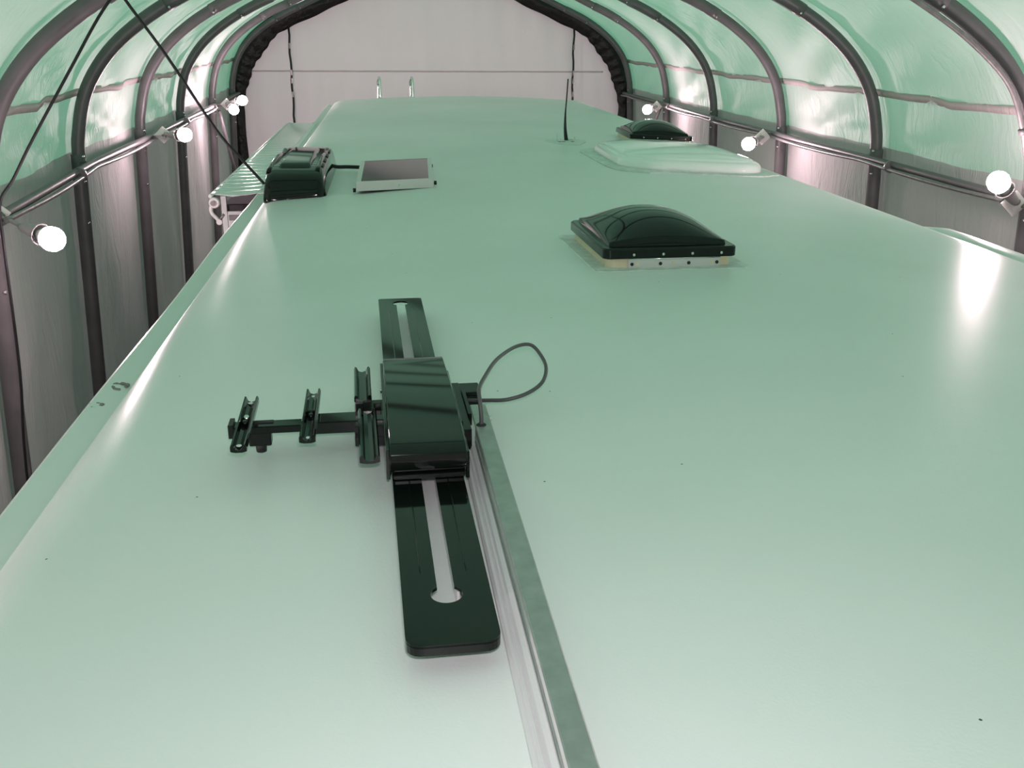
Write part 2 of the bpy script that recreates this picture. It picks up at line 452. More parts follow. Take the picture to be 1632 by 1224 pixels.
# ---- lamps: junction cover on the rail, swivel arm, flared lampholder, lit bulb
def lamp_part_meshes(root, base, bulb, holders=True):
    base = Vector(base); bulb = Vector(bulb)
    s_ = 1 if base.x > CX else -1
    # triangular white cover plate with dark gasket behind
    w = MB()
    w.lathe([(0.052, -0.034), (0.055, -0.002)], base, (-s_*0.25, -1, 0), 4, True); w.build('junction_box', M['dark'], root, bevel=0.003)
    c = MB(); c.lathe([(0.058, 0.0), (0.058, 0.006), (0.034, 0.016), (0.014, 0.022)], base, (-s_*0.25, -1, 0), 4)
    c.build('cover_plate', M['box'], root, bevel=0.002)
    rxl, rxr = edges_at(base.y); rx = (rxl+0.05) if s_ < 0 else (rxr-0.05)
    MB().box(min(rx, base.x), max(rx, base.x), base.y+0.004, base.y+0.030, -0.034, -0.010).build('mount_strap', M['galv'], root)
    MB().lathe([(0.004, 0.0), (0.004, 0.004)], base+Vector((0.018, -0.012, -0.012)), (0, -1, 0), 8).build('screw', M['dark'], root)
def add_bulb(root, base, bulb):
    base = Vector(base); bulb = Vector(bulb)
    st = base + Vector((0, -0.022, 0))
    d = (bulb - st); L = d.length; ax = d.normalized()
    k1 = st + d*max(0.10, 1-0.165/L)
    kn = st + (k1-st)*0.55 + Vector((0, 0, 0.006))
    a = MB(); a.tube([st, kn, k1], 0.008, 10); a.lathe([(0.013, -0.010), (0.013, 0.010)], kn, (ax.y, -ax.x, 0.1), 12)
    a.build('swivel_arm', M['socket'], root)
    h = MB(); h.lathe([(0.014, -0.005), (0.019, 0.012), (0.022, 0.04), (0.028, 0.075), (0.038, 0.10), (0.042, 0.104), (0.036, 0.103), (0.026, 0.08)], k1, ax, 20)
    h.build('lampholder', M['socket'], root)
    MB().lathe([(0.013, 0.080), (0.018, 0.096), (0.031, 0.120), (0.0405, 0.139)], k1, ax, 20).build('bulb_neck', M['box'], root)
    b = MB(); b.lathe([(0.040, 0.140), (0.0425, 0.147), (0.045, 0.165), (0.042, 0.182), (0.033, 0.196), (0.018, 0.205), (0.004, 0.208)], k1, ax, 20)
    b.build('bulb', M['bulb'], root)
LAMPS = [((-1.50, 3.93, -0.012), [(-1.235, 3.72, -0.073)], 'lit bulb on a swivel arm at the left picture edge, nearest left lamp'),
         ((2.655, 3.93, -0.028), [(2.53, 3.86, 0.065)], 'lit bulb tilted upward at the right picture edge, nearest right lamp'),
         ((-1.490, 6.90, -0.006), [(-1.315, 6.72, 0.010)], 'lit bulb on the left rail beside the third arch'),
         ((2.640, 6.90, -0.040), [(2.475, 6.72, -0.070)], 'lit bulb on the right rail beside the third arch'),
         ((-1.525, 9.90, -0.010), [(-1.435, 9.72, -0.050), (-1.360, 9.80, 0.030)], 'pair of lit bulbs at the far left end of the rail'),
         ((2.660, 9.90, -0.040), [(2.520, 9.72, -0.055)], 'lit bulb farthest down the right rail, behind the roof vent'),
         ((-1.53, 1.0, -0.02), [(-1.33, 0.82, -0.06)], 'lit bulb on the left rail beside the camera'),
         ((2.66, 1.0, -0.02), [(2.48, 0.82, -0.06)], 'lit bulb on the right rail beside the camera'),
         ((-1.56, -1.9, -0.02), [(-1.36, -2.08, -0.06)], 'lit bulb on the left rail behind the camera'),
         ((2.66, -1.9, -0.02), [(2.48, -2.08, -0.06)], 'lit bulb on the right rail behind the camera')]
for b, bl, lab in LAMPS:
    root = thing('rail_lamp', b, lab, 'lamp', 'bulb lamps along the side rails')
    lamp_part_meshes(root, b, bl[0])
    for q in bl: add_bulb(root, b, q)

# ================================================================== VEHICLE
RX0, RX1 = -0.540, 1.950
Y0, Y1 = 0.10, 10.15
def crown(x):
    t = (x-0.71)/1.27
    return 0.05*(1-t*t)
def roofz(x): return crown(x)
rv = thing('motorhome', (0.71, 5.1, -ZR), 'white motorhome whose long glossy white roof fills the picture', 'vehicle')
xs = [RX0, RX0+0.006, RX0+0.018, RX0+0.036, RX0+0.06, RX0+0.09] + [RX0+0.12 + (RX1-0.12-RX0-0.12)*i/26 for i in range(27)] + [RX1-0.09, RX1-0.06, RX1-0.036, RX1-0.018, RX1-0.006, RX1]
def sec(x):
    z = crown(x)
    for e, s_ in ((RX0, 1), (RX1, -1)):
        d = (x-e)*s_
        if d < 0.09: q = 1-d/0.09; z -= 0.048*(1-math.sqrt(max(0, 1-q*q)))
    return z
ys = [Y0-0.10, Y0-0.085, Y0-0.05, Y0] + [Y0 + (Y1-0.06-Y0)*i/60 for i in range(1, 61)] + [Y1-0.03, Y1-0.012, Y1]
def endz(y):
    d = 0
    if y > Y1-0.06: q = (y-(Y1-0.06))/0.06; d = 0.045*(1-math.sqrt(max(0, 1-q*q)))
    if y < Y0: q = (Y0-y)/0.10; d = 0.10*(1-math.sqrt(max(0, 1-q*q)))
    return -d
mb = MB()
mb.grid(lambda u, v: (xs[round(u*(len(xs)-1))], ys[round(v*(len(ys)-1))], sec(xs[round(u*(len(xs)-1))]) + endz(ys[round(v*(len(ys)-1))])), len(xs)-1, len(ys)-1)
mb.build('roof_sheet', M['roof'], rv)
mb = MB(); mb.box(RX0-0.042, RX1+0.02, Y0-0.09, Y1, -2.75, -0.050, 0.02); mb.build('body', M['rvside'], rv)
for (x0, x1, nm) in ((RX0-0.058, RX0+0.004, 'l'), (RX1-0.004, RX1+0.03, 'r')):
    mb = MB()
    if nm == 'l':
        pr = [(x1, -0.052), (x1-0.004, -0.040), (x1-0.016, -0.037), (x0+0.022, -0.031), (x0+0.010, -0.029), (x0+0.002, -0.034), (x0, -0.046), (x0, -0.085), (x0+0.01, -0.09), (x1, -0.09)]
    else:
        pr = [(x0, -0.052), (x0+0.006, -0.040), (x1-0.008, -0.040), (x1, -0.050), (x1, -0.085), (x0, -0.09)]
    yy = [Y0-0.02 + (Y1-Y0+0.02)*i/50 for i in range(51)]
    mb.loft([[(x + 0.002*math.sin(y*3.1), y, z + 0.0015*math.sin(y*4.3+x)) for x, z in pr] for y in yy])
    mb.build('edge_trim', M['trim'], rv)
# scuffs of old sealant on the left trim
for px, py, rr in ((-0.562, 1.95, 0.013), (-0.580, 1.84, 0.010)):
    mb = MB()
    ring = [(px + (rr + 0.003*math.sin(a*3))*math.cos(a), py + 1.6*(rr+0.003*math.cos(a*2))*math.sin(a), -0.0325) for a in [i*2*math.pi*0.82/14 for i in range(15)]]
    mb.tube(ring, [0.0035 + 0.0015*math.sin(i*2.2) for i in range(15)], 6)
    mb.build('sealant_smear', M['stain'], rv)
for yy in (0.4, 9.4):
    for xx in (RX0+0.12, RX1-0.14):
        MB().lathe([(0.22, -0.09), (0.40, -0.11), (0.42, 0), (0.40, 0.11), (0.22, 0.09)], (xx, 1.6 if yy < 1 else 8.2, -ZR+0.42), (1, 0, 0), 32).build('wheel', M['rubber'], rv)

# awning tube bulge on the right edge
root = thing('awning_housing', (1.99, 1.8, -0.06), 'white rounded awning housing along the near right roof edge', 'awning')
rg = []
for i in range(30):
    y = 3.56 - 3.4*i/29; g = min(1, (3.60-y)/0.28)
    zc = -0.062 + 0.010*g
    rg.append([(1.985 + 0.072*(0.3+0.7*g)*math.cos(a), y, zc + 0.044*(0.3+0.7*g)*math.sin(a)) for a in [2*math.pi*q/16 for q in range(16)]])
MB().loft(rg, True, True).build('housing', M['trim'], root)

# ---- slide-out with its topper awning
so = thing('slide_room', (-0.67, 6.3, -1.2), 'slide-out room bulging from the left side under a ribbed white topper', 'slide-out')
mb = MB(); mb.box(-0.765, -0.588, 4.62, 8.06, -2.2, -0.10, 0.006); mb.build('side_wall', M['dark'], so)
mb = MB(); mb.box(-0.772, -0.750, 4.60, 4.64, -2.2, -0.06); mb.build('corner_post', M['trim'], so)
mb = MB(); mb.box(-0.748, -0.640, 4.600, 4.619, -0.34, -0.13, 0.003); mb.build('wall_panel', M['trim'], so)
for i in range(3):
    MB().box(-0.742, -0.646, 4.592, 4.601, -0.17-0.05*i, -0.145-0.05*i, 0.002).build('panel_rib', M['galv'], so)
tp = thing('slide_topper', (-0.69, 6.3, -0.03), 'pale ribbed awning sheet covering the slide-out left of the black vent box', 'awning')
def topf(u, v):
    x = -0.575 - 0.215*u; y = 4.47 + 3.64*v
    w = max(0, 1-v/0.62)
    z = -0.028 - 0.006*math.sin(math.pi*u) + 0.0065*w*(2*abs(math.sin(y*math.pi/0.125+u*1.3))**0.7-1) * (0.4+0.6*math.sin(math.pi*u)) - 0.004*u
    return (x, y, z)
mb = MB(); mb.grid(topf, 12, 260); mb.build('awning_sheet', M['topper'], tp, solid=0.002)
mb = MB(); mb.tube([(-0.792, 4.45, -0.037), (-0.792, 8.12, -0.037)], 0.008, 10); mb.build('roller_tube', M['trim'], tp)
mb = MB(); mb.box(-0.585, -0.560, 4.46, 8.12, -0.036, -0.026); mb.build('awning_rail', M['trim'], tp)
# crank style bracket under the front corner
br = thing('awning_bracket', (-0.77, 4.43, -0.15), 'grey cast bracket with a curled arm under the topper corner', 'bracket')
MB().lathe([(0.020, -0.012), (0.024, -0.006), (0.024, 0.006), (0.020, 0.012)], (-0.772, 4.43, -0.062), (0, 1, 0), 18).build('hub', M['box'], br)
MB().lathe([(0.010, 0.0), (0.012, 0.006)], (-0.775, 4.418, -0.062), (0, -1, 0), 12).build('pin', M['galv'], br)
MB().tube(catmull([(-0.786, 4.43, -0.075), (-0.790, 4.43, -0.095), (-0.782, 4.43, -0.115), (-0.768, 4.43, -0.130), (-0.760, 4.43, -0.143)], 4), 0.0085, 10).build('curled_arm', M['box'], br)
MB().lathe([(0.012, -0.010), (0.014, 0.0), (0.012, 0.010)], (-0.758, 4.43, -0.146), (0, 1, 0), 14).build('eye', M['box'], br)
MB().tube([(-0.752, 4.425, -0.135), (-0.735, 4.425, -0.112)], 0.006, 8).build('lever', M['galv'], br)

# ---- rear ladder hoops
lad = thing('rear_ladder', (0.08, 10.2, -0.6), 'chrome ladder with two bright hoops rising over the far roof edge', 'ladder')
for x in (-0.083, 0.236):
    pts = catmull([(x-0.012, 10.23, -1.6), (x-0.012, 10.23, 0.02), (x-0.012, 10.23, 0.15), (x-0.004, 10.205, 0.205), (x, 10.165, 0.222), (x+0.006, 10.12, 0.200), (x+0.012, 10.09, 0.14), (x+0.012, 10.08, crown(x)-0.003)], 6)
    MB().tube(pts, 0.012, 12).build('handrail', M['chrome'], lad)
    MB().lathe([(0.024, 0), (0.022, 0.006)], (x+0.012, 10.08, crown(x)-0.004), (0, 0, 1), 14).build('foot_plate', M['chrome'], lad)
for i in range(5):
    MB().tube([(-0.095, 10.23, -0.15-0.3*i), (0.224, 10.23, -0.15-0.3*i)], 0.011, 10).build('rung', M['chrome'], lad)

# ================================================================== ROOF VENTS
def rrect(x0, x1, y0, y1, r, n=5):
    pts = []
    for cx, cy, a0 in ((x1-r, y1-r, 0), (x0+r, y1-r, 90), (x0+r, y0+r, 180), (x1-r, y0+r, 270)):
        for i in range(n+1):
            a = math.radians(a0 + 90*i/n); pts.append((cx+r*math.cos(a), cy+r*math.sin(a)))
    return pts
def make_vent(label):
    root = thing('roof_vent', (0.74, 2.765, 0.048), label, 'roof vent', 'black domed roof vents', rz=math.radians(2.0))
    hw, hd = 0.188, 0.222
    # flange of sealant
    mb = MB(); ol = rrect(-hw-0.035, hw+0.035, -hd-0.030, hd+0.04, 0.03, 4)
    ol = [(x + random.uniform(-.005, .005), y + random.uniform(-.005, .005)) for x, y in ol]
    mb.loft([[(x, y, -0.016) for x, y in ol], [(x, y, 0.000) for x, y in ol], [(x*0.985, y*0.985, 0.003) for x, y in ol]])
    mb.build('sealant_flange', M['seal'], root, local=True)
    ol = rrect(-hw+0.012, hw-0.012, -hd+0.014, hd-0.012, 0.022)
    mb = MB(); mb.loft([[(x*1.01, y*1.01, -0.014) for x, y in ol], [(x, y, 0.006) for x, y in ol], [(x, y, 0.036) for x, y in ol]])
    mb.build('base_frame', M['cream'], root, local=True)
    mb = MB()
    A = rrect(-hw, hw, -hd, hd, 0.022); B = rrect(-hw+0.004, hw-0.004, -hd+0.004, hd-0.004, 0.020)
    mb.loft([[(x, y, 0.029) for x, y in A], [(x, y, 0.053) for x, y in A], [(x, y, 0.057) for x, y in B]], smooth=False)
    rim_o = mb.build('lid_rim', M['blackp'], root, local=True, bevel=0.0015)
    # dome: raised step and four curved faces meeting in soft diagonal creases
    dw, dd, dy = 0.166, 0.198, 0.008
    mb = MB()
    def dome(u, v):
        a, b = 2*u-1, 2*v-1
        h = 0.009 + 0.064*((1-abs(a)**2.1)*(1-abs(b)**2.4))**0.85
        if max(abs(a), abs(b)) > 0.99: h = 0.0
        a = max(-1, min(1, a*1.02)); b = max(-1, min(1, b*1.02))
        return (a*dw, b*dd+dy, 0.056 + h)
    mb.grid(dome, 44, 44); mb.build('dome', M['black'], root, local=True)
    for i in range(4):
        x = -0.105 + 0.082*i
        MB().lathe([(0.0045, 0), (0.0045, 0.002), (0.002, 0.004)], (x, -hd, 0.040), (0, -1, 0), 8).build('lid_screw', M['bolt'], rim_o, local=True)
    hp_o = MB().box(-0.118, 0.140, -hd+0.006, -hd+0.0135, 0.002, 0.028).build('hinge_plate', M['silver'], root, local=True)
    MB().tube([(-0.118, -hd+0.004, 0.0275), (0.140, -hd+0.004, 0.0275)], 0.0025, 8).build('hinge_pin', M['chrome'], hp_o, local=True)
    for x, mt in ((-0.108, 'dark'), (-0.094, 'cream'), (-0.028, 'dark'), (0.010, 'cream'), (0.052, 'dark'), (0.118, 'cream'), (0.132, 'dark')):
        MB().lathe([(0.0048, 0), (0.0048, 0.0018)], (x, -hd+0.006, 0.013), (0, -1, 0), 10).build('hinge_hole', M[mt], hp_o, local=True)
    MB().box(-0.160, -0.150, -0.11, 0.04, 0.056, 0.0585).build('rim_slot', M['topper'], rim_o, local=True)
    return root
v1 = make_vent('black domed roof vent with cream base in the middle of the white roof')
v2 = copy_tree(v1)
v2.location = (1.615, 6.06, ZR + 0.022); v2.rotation_euler = (0, math.radians(2.5), math.radians(-2)); v2.scale = (1.03, 1.03, 1.0)
v2['label'] = 'far black domed roof vent behind the milky skylight'

# ---- milky skylight bubble
sk = thing('skylight', (1.45, 4.98, 0.03), 'long low milky white skylight bubble at the right of the roof', 'skylight')
ol = rrect(1.02, 1.86, 4.45, 5.50, 0.22, 7)
mb = MB(); ol2 = [(x+random.uniform(-.012, .012), y+random.uniform(-.012, .012)) for x, y in ol]
mb.loft([[(x, y, crown(x)-0.004) for x, y in ol2], [(x, y, crown(x)+0.005) for x, y in ol2], [(1.44+(x-1.44)*0.96, 4.96+(y-4.96)*0.96, crown(x)+0.009) for x, y in ol2]])
mb.build('sealant_border', M['seal'], sk)
rg = []
for t, h in ((1, 0.0), (0.995, 0.012), (0.985, 0.022), (0.965, 0.030), (0.93, 0.036), (0.90, 0.0375), (0.895, 0.041), (0.84, 0.046), (0.74, 0.052), (0.60, 0.057), (0.42, 0.061), (0.2, 0.063), (0.02, 0.0635)):
    o2 = rrect(1.08, 1.80, 4.52, 5.43, 0.19, 9)
    rg.append([(1.44+(x-1.44)*t, 4.965+(y-4.965)*t, crown(1.44+(x-1.44)*t)+0.006+h*1.22) for x, y in o2])
MB().loft(rg, True, True).build('bubble', M['sky'], sk)

# ---- fridge vent box (black shroud)
fv = thing('vent_housing', (-0.39, 4.5, 0.0), 'tall black plastic vent housing at the left roof edge', 'vent')
def shroud_ring(ins_f, ins_b, ins_s, z, r=0.035):
    return [(x, y, z + (crown(x)*0.9 if z < 0.02 else 0.008)) for x, y in rrect(-0.515+ins_s, -0.262-ins_s, 4.03+ins_f, 5.00-ins_b, r, 5)]
rings = [shroud_ring(0, 0, 0, -0.008), shroud_ring(0, 0, 0, 0.004), shroud_ring(0.003, 0.01, 0.004, 0.03), shroud_ring(0.014, 0.02, 0.008, 0.06), shroud_ring(0.045, 0.035, 0.013, 0.088), shroud_ring(0.10, 0.05, 0.020, 0.106), shroud_ring(0.18, 0.08, 0.030, 0.114), shroud_ring(0.26, 0.15, 0.055, 0.116)]
MB().loft(rings, True, True).build('shell', M['black'], fv)
# raised centre panel
mb = MB()
def cp(u, v):
    x = -0.462 + 0.140*u; y = 4.16 + 0.66*v
    e = min(u, 1-u, v*1.5, (1-v)*1.5)
    return (x, y, 0.108 + 0.026*min(1, e/0.10)**0.6 + 0.006*math.sin(math.pi*v))
mb.grid(cp, 20, 20); mb.build('top_panel', M['black'], fv)
for s_, x in ((-1, -0.490), (1, -0.296)):
    mb = MB(); rg = []
    for i in range(15):
        y = 4.13 + 0.80*i/14; h = 0.026*math.sin(math.pi*min(1, (i+0.4)/14*1.25))**0.6 if i < 12 else 0.026*(14.4-i)/3.2
        rg.append([(x-0.015, y, 0.098), (x-0.012, y, 0.108+h*0.75), (x-0.003, y, 0.110+h), (x+0.006, y, 0.108+h*0.9), (x+0.014, y, 0.098)])
    mb.loft(rg, True, True); mb.build('side_fin', M['black'], fv)
for i in range(4):
    y = 4.22 + 0.17*i
    MB().box(-0.2870, -0.2795, y, y+0.09, 0.104, 0.120).build('vent_slot', M['dark'], fv)

# ---- small solar panel
sp = thing('solar_panel', (0.02, 4.55, 0.04), 'small dark glass solar panel in a silver frame beside the black vent housing', 'solar panel')
Q = [(-0.140, 4.03), (0.173, 4.11), (0.196, 4.82), (-0.138, 4.72)]       # plan corners
def bil(u, v): 
    a = Vector(Q[0]).lerp(Vector(Q[1]), u); b = Vector(Q[3]).lerp(Vector(Q[2]), u); p = a.lerp(b, v); return p.x, p.y
def quad(u0, u1, v0, v1, z0, z1):
    m_ = MB(); c = [bil(u0, v0), bil(u1, v0), bil(u1, v1), bil(u0, v1)]
    return m_.loft([[(x, y, z0) for x, y in c], [(x, y, z1) for x, y in c]])
quad(0.055, 0.945, 0.015, 0.985, 0.056, 0.0770).build('glass', M['panel'], sp)
quad(0.0, 1.0, 0.0, 0.018, 0.041, 0.0785).build('frame_bar', M['silver'], sp)
quad(0.0, 1.0, 0.982, 1.0, 0.041, 0.0785).build('frame_bar', M['silver'], sp)
quad(0.0, 0.06, 0.018, 0.982, 0.044, 0.0782).build('frame_bar', M['silver'], sp)
quad(0.94, 1.0, 0.018, 0.982, 0.044, 0.0782).build('frame_bar', M['silver'], sp)
quad(0.02, 0.98, 0.02, 0.98, 0.044, 0.056).build('back_sheet', M['dark'], sp)
for u, v in ((-0.03, 0.05), (1.03, 0.05), (0.0, 0.9), (1.0, 0.9)):
    x, y = bil(u, v)
    MB().lathe([(0.006, 0), (0.006, 0.014), (0.004, 0.016)], (x, y, crown(x)+0.006 if v < 0.5 else crown(x)-0.002), (0, 0, 1), 10).build('mount_foot', M['blackp'], sp)
x, y = bil(0.55, 0.0)
MB().lathe([(0.0035, 0), (0.0035, 0.003)], (x, y, 0.058), (0.2, -1, 0), 8).build('screw', M['bolt'], sp)
cb = tag(MB().tube(catmull([(-0.285, 4.70, 0.065), (-0.25, 4.72, 0.052), (-0.20, 4.73, 0.050), (-0.135, 4.74, 0.046)], 5), 0.0085, 8).build('panel_cable', M['cord']), 'short black cable between the black vent housing and the solar panel', 'cable')

# ---- whip antenna
an = thing('whip_antenna', (1.03, 5.81, 0.045), 'thin black whip antenna standing on a clear base near the skylight', 'antenna')
MB().tube(catmull([(1.031, 5.81, 0.045), (1.022, 5.81, 0.11), (1.020, 5.81, 0.20), (1.026, 5.81, 0.30), (1.031, 5.81, 0.40)], 5), [0.013 - 0.009*min(1, i/12) for i in range(21)], 8).build('whip', M['rubber'], an)
mb = MB(); mb.box(0.975, 1.075, 5.78, 5.86, 0.040, 0.056, 0.004); mb.build('base_plate', M['clear'], an)
for x in (0.985, 1.008, 1.060):
    MB().box(x-0.009, x+0.009, 5.772, 5.782, 0.044, 0.052).build('foot_clip', M['dark'], an)
MB().box(0.970, 0.976, 5.80, 5.806, 0.045, 0.095).build('clear_post', M['clear'], an)
MB().box(1.074, 1.080, 5.80, 5.806, 0.045, 0.075).build('clear_post', M['clear'], an)
mb = MB(); ol = [(1.03+0.115*math.cos(a)*(1+.12*math.sin(3*a)), 5.80+0.16*math.sin(a)*(1+.1*math.cos(5*a))) for a in [i*2*math.pi/24 for i in range(24)]]
mb.prism(ol, 0.040, crown(1.03)+0.0035); mb.build('sealant_patch', M['sealw'], an)

# ================================================================== BLACK MOUNT lying on the roof
mt = thing('antenna_mount', (0.029, 1.5, 0.034), 'large black slotted mount with glossy cover and side arm on the near roof', 'mount', rz=math.radians(1.55))
# local frame: u = x, v = y along the slotted bar, z above the roof surface
def slot_outline(hw, v0, v1, r_out, kr, kv0, kv1, n=8):
    """outer rounded bar with inner keyhole slot, built as a strip between two matched outlines"""
    return None
ZT, ZB = 0.041, 0.0375
hw, V0, V1 = 0.0485, -0.668, 0.690
sw = 0.0095; kv0, kv1, kr = -0.575, 0.648, 0.0175
# inner outline (counter-clockwise), starting at right side bottom
def arc(cx, cy, r, a0, a1, n): return [(cx+r*math.cos(math.radians(a0+(a1-a0)*i/n)), cy+r*math.sin(math.radians(a0+(a1-a0)*i/n))) for i in range(n+1)]
th = math.degrees(math.asin(sw/kr))
inner = arc(0, kv1, kr, -90+th, 270-th, 60) + arc(0, kv0, kr, 90+th, 450-th, 60)
# outer outline matched point by point by casting
outer = []
ni = len(inner)
def outer_pt(p, top):
    return p
top_out = []; 
rc = 0.016
def outer_arc(side, n):
    if side == 'top':
        pts = [(hw, kv1-kr)] + arc(hw-0.006, V1-0.006, 0.006, 0, 90, 4) + arc(-hw+0.006, V1-0.006, 0.006, 90, 180, 4) + [(-hw, kv1-kr)]
    else:
        pts = [(-hw, kv0+kr)] + arc(-hw+rc, V0+rc, rc, 180, 270, 6) + arc(hw-rc, V0+rc, rc, 270, 360, 6) + [(hw, kv0+kr)]
    # resample to n+1 points
    L = [0]
    for a, b in zip(pts, pts[1:]): L.append(L[-1]+math.hypot(b[0]-a[0], b[1]-a[1]))
    out = []
    for i in range(n+1):
        t = L[-1]*i/n
        for k in range(len(L)-1):
            if t <= L[k+1]+1e-9:
                q = (t-L[k])/max(1e-9, L[k+1]-L[k]); out.append((pts[k][0]*(1-q)+pts[k+1][0]*q, pts[k][1]*(1-q)+pts[k+1][1]*q)); break
    return out
outer = outer_arc('top', 60) + outer_arc('bottom', 60)
# refine corners: use enough points by doubling density
def dens(pts, k=4):
    o = []
    n = len(pts)
    for i in range(n):
        a, b = pts[i], pts[(i+1) % n]
        for j in range(k): o.append((a[0]+(b[0]-a[0])*j/k, a[1]+(b[1]-a[1])*j/k))
    return o
inner, outer = dens(inner, 1), dens(outer, 1)
n = len(inner)
mb = MB()
vs = [(x, y, ZT) for x, y in outer] + [(x, y, ZT) for x, y in inner] + [(x, y, ZB) for x, y in outer] + [(x, y, ZB) for x, y in inner]
fs = []
for i in range(n):
    j = (i+1) % n
    fs += [(i, j, n+j, n+i), (2*n+i, 3*n+i, 3*n+j, 2*n+j), (i, 2*n+i, 2*n+j, j), (n+i, n+j, 3*n+j, 3*n+i)]
mb.add(vs, fs); mb.build('slotted_bar', M['blackm2'] if 'blackm2' in M else M['black'], mt, local=True)
mb = MB(); kk = [i for i in range(n) if outer[i][1] < 0.60 and i >= 60]
kk = list(range(62, n))
ctr = (0, -0.3)
rg = []
for i in kk:
    x, y = outer[i]
    nx = max(-1, min(1, x/hw)); ins = 0.003
    xi = x - ins*nx; yi = y + (ins if y < V0+rc else 0)
    rg.append([(x, y, ZT-0.001), (x, y, 0.029), (xi, yi, 0.029), (xi, yi, ZT-0.001)])
mb.loft(rg, True, False); mb.build('edge_skirt', M['black'], mt, local=True)
for x in (-0.026, 0.026):        # pressed grooves either side of the slot
    for a, b in ((-0.53, -0.27), (0.13, 0.60)):
        MB().tube([(x, a, ZT-0.0008), (x, a+0.02, ZT+0.0002), (x, b-0.02, ZT+0.0002), (x, b, ZT-0.0008)], 0.0010, 6).build('pressed_rib', M['black'], mt, local=True)
for x in (-0.0475, 0.0435): MB().box(x, x+0.004, -0.54, 0.66, 0.012, 0.029).build('under_flange', M['blackm'], mt, local=True)
MB().box(0.0135, 0.0165, -0.55, 0.62, 0.006, 0.029).build('inner_web', M['alumw'], mt, local=True)
for x in (-0.034, 0.024): MB().box(x, x+0.010, 0.20, 0.24, 0.000, 0.030).build('support_foot', M['rubber'], mt, local=True)
# glossy cover: bent sheet with rolled ends
mb = MB()
pr = []
for v, z in [(-0.262, 0.046), (-0.279, 0.050), (-0.288, 0.060), (-0.289, 0.070), (-0.284, 0.081), (-0.273, 0.0868)] + [(-0.258+0.368*i/14, 0.0885-0.0045*i/14+0.0075*math.sin(math.pi*i/14)) for i in range(15)] + [(0.122, 0.0835), (0.130, 0.080), (0.133, 0.072), (0.133, 0.046)]: pr.append((v, z))
xx = [-0.0515, -0.050, 0.052, 0.0535]; dz = [-0.003, 0, 0, -0.003]
mb.loft([[(x, v, z + d) for v, z in pr] for x, d in zip(xx, dz)], True, False)
mb.build('cover_shell', M['black'], mt, local=True, bevel=0.0015)
MB().box(-0.056, -0.051, -0.262, 0.115, 0.034, 0.078, 0.001).build('side_plate', M['black'], mt, local=True)
MB().box(0.053, 0.058, -0.270, 0.075, 0.034, 0.074, 0.001).build('side_plate', M['black'], mt, local=True)
MB().box(-0.047, 0.051, -0.281, -0.250, 0.0415, 0.048, 0.002).build('lower_lip', M['blackm'], mt, local=True)
for x in (-0.054, 0.056):
    MB().lathe([(0.004, -0.004), (0.004, 0.004)], (x, 0.02, 0.062), (1, 0, 0), 10).build('rivet', M['bolt'], mt, local=True)
# side arm
def lbox(nm, x0, x1, y0, y1, z0, z1, m_, ch=0.001): return MB().box(x0, x1, y0, y1, z0, z1, ch).build(nm, m_, mt, local=True)
lbox('arm_sleeve', -0.178, -0.045, -0.076, -0.036, 0.030, 0.050, M['black'], 0.003)
lbox('arm_bar', -0.285, -0.175, -0.070, -0.043, 0.033, 0.045, M['black'], 0.002)
lbox('arm_recess', -0.253, -0.224, -0.056, -0.046, 0.0435, 0.0465, M['dark'], 0.0)
lbox('hub_plate', -0.100, -0.045, -0.090, 0.024, 0.026, 0.046, M['blackm'], 0.003)
lbox('hub_plate', -0.100, -0.045, -0.104, -0.088, 0.018, 0.034, M['blackm'], 0.002)
lbox('arm_foot', -0.262, -0.228, -0.068, -0.045, 0.012, 0.034, M['blackm'], 0.002)
lbox('arm_end', -0.291, -0.283, -0.072, -0.040, 0.028, 0.050, M['blackm'], 0.001)
MB().lathe([(0.008, -0.004), (0.009, 0.012)], (-0.245, -0.058, 0.004), (0, 0, 1), 12).build('foot_pad', M['rubber'], mt, local=True)
def clip(x0, y0, x1, y1, w, z, nm='cradle_clip'):
    a = Vector((x0, y0, z)); b = Vector((x1, y1, z)); t = (b-a).normalized(); s_ = Vector((t.y, -t.x, 0))
    sec_ = [(-w, 0.004), (-w*0.86, 0.008), (-w*0.66, 0.007), (-w*0.42, 0.0), (0, -0.002), (w*0.42, 0.0), (w*0.66, 0.007), (w*0.86, 0.008), (w, 0.004), (w, -0.003), (w*0.8, -0.004), (w*0.4, -0.005), (-w*0.4, -0.005), (-w*0.8, -0.004), (-w, -0.003)]
    rg = [[tuple(a.lerp(b, t_) + s_*q + Vector((0, 0, h))) for q, h in sec_] for t_ in (0, 1)]
    return MB().loft(rg, True, False).build(nm, M['black'], mt, local=True)
clip(-0.2615, -0.185, -0.2625, 0.012, 0.0115, 0.058)
clip(-0.1665, -0.168, -0.1655, 0.030, 0.0118, 0.060)
clip(-0.0780, -0.256, -0.0800, -0.075, 0.0140, 0.062)
clip(-0.0860, -0.018, -0.0870, 0.125, 0.0138, 0.062)
for x, y in ((-0.262, -0.068), (-0.262, -0.088), (-0.1655, -0.056), (-0.1655, -0.072)):
    MB().lathe([(0.0055, 0), (0.0055, 0.004), (0.003, 0.007)], (x, y, 0.057), (0, 0, 1), 10).build('bolt', M['bolt'] if x < -0.2 and y > -0.08 else M['blackp'], mt, local=True)
for x, y in ((-0.262, -0.172), (-0.263, 0.0), (-0.166, -0.155), (-0.166, 0.018)):
    MB().lathe([(0.004, 0), (0.004, 0.0008)], (x, y, 0.0582), (0, 0, 1), 10).build('clip_hole', M['roof'], mt, local=True)
for x in (-0.092, -0.064): lbox('clip_tab', x-0.006, x+0.006, -0.030, -0.018, 0.046, 0.060, M['blackm'], 0.001)
